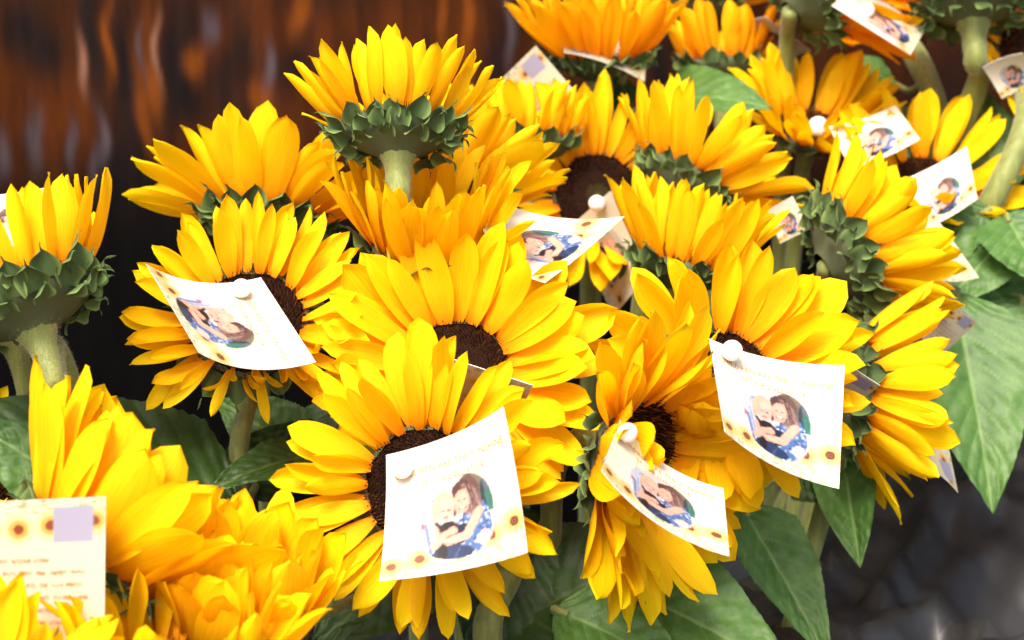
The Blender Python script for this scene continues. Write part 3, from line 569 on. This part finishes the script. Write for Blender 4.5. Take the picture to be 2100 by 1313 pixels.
def card(corners, D, label, curve=(.0, .0), za=1, res=None, text=False, push=0.0):
    """corners TL, TR, BR, BL of the printed side (pixels of the photograph), D the distance of its centre"""
    global CARDN; CARDN += 1
    P = [np.array(c, float) for c in corners]; a = ((P[1]-P[0])+(P[2]-P[3]))/2; b = ((P[3]-P[0])+(P[2]-P[1]))/2
    A, B, ab = a@a, b@b, a@b; s2 = ((A+B)+math.sqrt((A-B)**2+4*ab*ab))/2
    da, db = math.sqrt(max(0, s2-A)), math.sqrt(max(0, s2-B))
    sa, sb = za, (-za if ab > 0 else za)
    da *= sa; db *= sb
    k = D/F; dd = [-(da+db)/2, (da-db)/2, (da+db)/2, (-da+db)/2]
    W = [at(P[i][0], P[i][1], D - dd[i]*k + push) for i in range(4)]
    Nn = (W[1]-W[0]).cross(W[3]-W[0]).normalized()*-1      # out of the printed side
    cen = sum(W, Vector())/4; size = (W[1]-W[0]).length
    def S(u, v, off=0.0):
        p = (W[0]*(1-u)+W[1]*u)*(1-v)+(W[3]*(1-u)+W[2]*u)*v
        h = curve[0]*4*(u-.5)**2 + curve[1]*4*(v-.5)**2 + (curve[2]*4*(u-.5)*(v-.5) if len(curve) > 2 else 0)
        return p + Nn*(h*size+off) - cen
    n = res or 40; V, Cc = [], []; g = np.linspace(0, 1, n)
    for img, off in ((FRONTB, 0.0), (BACKB, -.00035)):
        N = img.shape[0]
        for v in g:
            for u in g:
                V.append(S(u, v, off)); uu = u if off == 0 else 1-u
                Cc.append(img[min(N-1, int(v*N)), min(N-1, int(uu*N))])
    f1 = [tuple(reversed(f)) for f in grid_faces(n, n)]; f2 = [tuple(q+n*n for q in f) for f in grid_faces(n, n)]
    rim = [j for j in range(n)]+[i*n+n-1 for i in range(1, n)]+[(n-1)*n+j for j in range(n-2, -1, -1)]+[i*n for i in range(n-2, 0, -1)]
    eb = len(V); ec = (.72, .71, .69)
    for off in (0, n*n):
        for q in rim: V.append(V[q+off]); Cc.append(ec)
    m = len(rim); f3 = [(eb+i, eb+(i+1) % m, eb+m+(i+1) % m, eb+m+i) for i in range(m)]
    me = mesh('photo_card', V, f1+f2+f3, M['card']); cattr(me, 'Col', np.array(Cc))
    o = link('photo_card', me, None, Matrix.Translation(cen)); tag(o, label, 'card', 'printed photo cards pinned to the sunflowers')
    if text:
        for (Pp, Fc) in text_mesh():
            tv = [S(p[0], p[1], .00012) for p in Pp]; link('lettering', mesh('lettering', tv, Fc, M['ink'], smooth=False), o, Matrix.Translation(cen))
    return o, (lambda u, v, off=0: S(u, v, off)+cen), Nn
def uvsphere(r, nu=24, nv=14):
    V, Fc = [], []
    for i in range(nv+1):
        t = math.pi*i/nv
        for k in range(nu): a = 2*math.pi*k/nu; V.append((r*math.sin(t)*math.cos(a), r*math.sin(t)*math.sin(a), r*math.cos(t)))
    for i in range(nv):
        for k in range(nu): k2 = (k+1) % nu; Fc.append((i*nu+k, i*nu+k2, (i+1)*nu+k2, (i+1)*nu+k))
    return V, Fc
pv, pf = uvsphere(1.0); PEARL = mesh('pearl', pv, pf, M['pearl'])
nv_, nf_ = tube([Vector((0, 0, -.022)), Vector((0, 0, 0))], [.0004, .0004], 8); NEEDLE = mesh('needle', nv_, nf_, M['steel'])
def pin(px, py, D, r, n, label): pin_w(at(px, py, D), r, vec(*n), label)
def pin_w(P, r, Z, label):
    root = bpy.data.objects.new('pearl_pin', None); C.objects.link(root); root.location = P; root.empty_display_size = .005
    tag(root, label, 'pin', 'pearl headed pins'); q = Z.to_track_quat('Z', 'Y').to_matrix().to_4x4()
    link('pearl_head', PEARL, root, Matrix.Translation(P) @ Matrix.Scale(r, 4)); link('needle', NEEDLE, root, Matrix.Translation(P) @ q)
def pin_on(cc, px, py, r, label):
    best = None
    for i in range(61):
        for j in range(61):
            p = cc[1](i/60, j/60) - CAM; dz = -p.dot(CB); x = 1050+p.dot(CR)/dz*F; y = 656.5-p.dot(CU)/dz*F; d = (x-px)**2+(y-py)**2
            if best is None or d < best[0]: best = (d, p+CAM)
    P = best[1] + cc[2]*r*1.0; n = cc[2]; pin_w(P, r, n, label)
HI = 130
cA = card([(525, 592), (637, 766), (398, 748), (290, 565)], .955, 'photo card turned on its side, pinned to the left facing sunflower', (.0, .10, .0), za=1, res=HI, text=True)
cB = card([(795, 935), (1065, 855), (1085, 1135), (815, 1208)], .875, 'photo card pinned over the disc of the large front centre sunflower', (.09, .03, -.10), za=1, res=HI, text=True)
cK = card([(1256, 880), (1467, 1020), (1478, 1160), (1216, 985)], .88, 'curved photo card on the sunflower turned to the right, below the largest card', (.10, 0), za=-1, res=HI, text=True)
cL = card([(1448, 702), (1716, 768), (1714, 1010), (1470, 905)], .945, 'largest looking photo card, nearly white, right of centre under a pearl', (.07, .0, -.03), za=-1, res=HI, text=True)
card([(978, 496), (1020, 440), (1268, 468), (1105, 605)], 1.03, 'curled photo card lying on the cupped sunflower in the centre', (.05, .12), za=-1, res=100)
cQ = card([(1258, 390), (1350, 545), (1262, 650), (1170, 468)], 1.245, 'photo card hanging from a pearl on the large brown disc in the middle distance', (.05, 0), za=1, res=80)
card([(1090, 290), (1200, 215), (1097, 95), (1000, 190)], 1.31, 'white card standing on its corner behind the small cupped sunflower', (.04, 0), za=1, res=50)
card([(1332, 76), (1155, 20), (1160, 100), (1325, 160)], 1.35, 'card standing edge up inside the bowl shaped sunflower', (.05, 0), za=1, res=40)
card([(1700, 266), (1836, 222), (1887, 292), (1745, 352)], 1.30, 'card beside the pearl on the small dark disc at the upper right', (.05, 0), za=-1, res=60)
card([(1842, 378), (1984, 304), (2006, 412), (1895, 475)], 1.27, 'card at the right above the broad leaves with its sunflowers corner outward', (.04, 0), za=1, res=70)
card([(1912, 462), (1830, 470), (1900, 577), (1996, 580)], 1.20, 'brown backed card poking out behind the petals of the turned away sunflower', (-.1, 0), za=1, res=50)
card([(1870, 680), (1935, 727), (2006, 662), (1938, 606)], 1.17, 'card corner with a pale square poking out beside the right hand leaves', (.03, 0), za=-1, res=60)
card([(1800, 900), (1885, 945), (1966, 1002), (1934, 850)], 1.14, 'curved card edge below the petals of the sunflower facing right', (.0, .1), za=1, res=50)
card([(1630, 790), (1735, 848), (1805, 793), (1690, 711)], 1.04, 'card seen from its back between the largest card and the sunflower facing right', (.03, 0), za=-1, res=60)
card([(800, 830), (1030, 905), (1090, 803), (830, 718)], .965, 'card crossing the disc of the sunflower behind the front centre bloom', (.0, .06), za=-1, res=50)
card([(-50, 520), (-60, 408), (132, 381), (60, 500)], .895, 'card tucked among the petals of the cupped sunflower at the left edge', (.0, .04), za=-1, res=50)
card([(-60, 1330), (214, 1325), (209, 1019), (-62, 1030)], .785, 'text card seen from its back in front of the lower left sunflower', (.02, 0, .02), za=1, res=HI)
card([(1700, 20), (1745, -30), (1893, 68), (1862, 121)], 1.30, 'card hanging under the orange sunflower at the top edge', (.05, 0), za=-1, res=50)
card([(2012, 130), (2095, 100), (2130, 170), (2052, 194)], 1.31, 'folded looking card at the right edge near the top', (.1, .1), za=1, res=50)
card([(1572, 432), (1625, 402), (1660, 470), (1600, 500)], 1.22, 'white card corner between two sunflowers left of the green receptacle', (.0, 0), za=1, res=30)
card([(1500, 60), (1570, 30), (1665, 100), (1590, 130)], 1.44, 'dim card behind the small orange sunflower at the top', (.05, 0), za=1, res=30)
pin_on(cA, 490, 607, .0056, 'pearl pin holding the card on its side at left')
pin_on(cB, 836, 965, .0056, 'pearl pin at the corner of the front centre card')
pin_on(cK, 1273, 902, .0054, 'pearl pin over the curved card of the sunflower turned right')
pin_on(cL, 1491, 733, .0060, 'pearl pin at the corner of the largest card')
pin_on(cQ, 1236, 412, .0060, 'pearl pin on the large brown disc in the middle distance')
pin(1678, 260, 1.335, .0080, (0, .3, .95), 'pearl pin on the small dark disc at the upper right')
pin(1776, 22, 1.30, .0065, (0, .3, .95), 'blurred pearl pin near the card at the top edge')
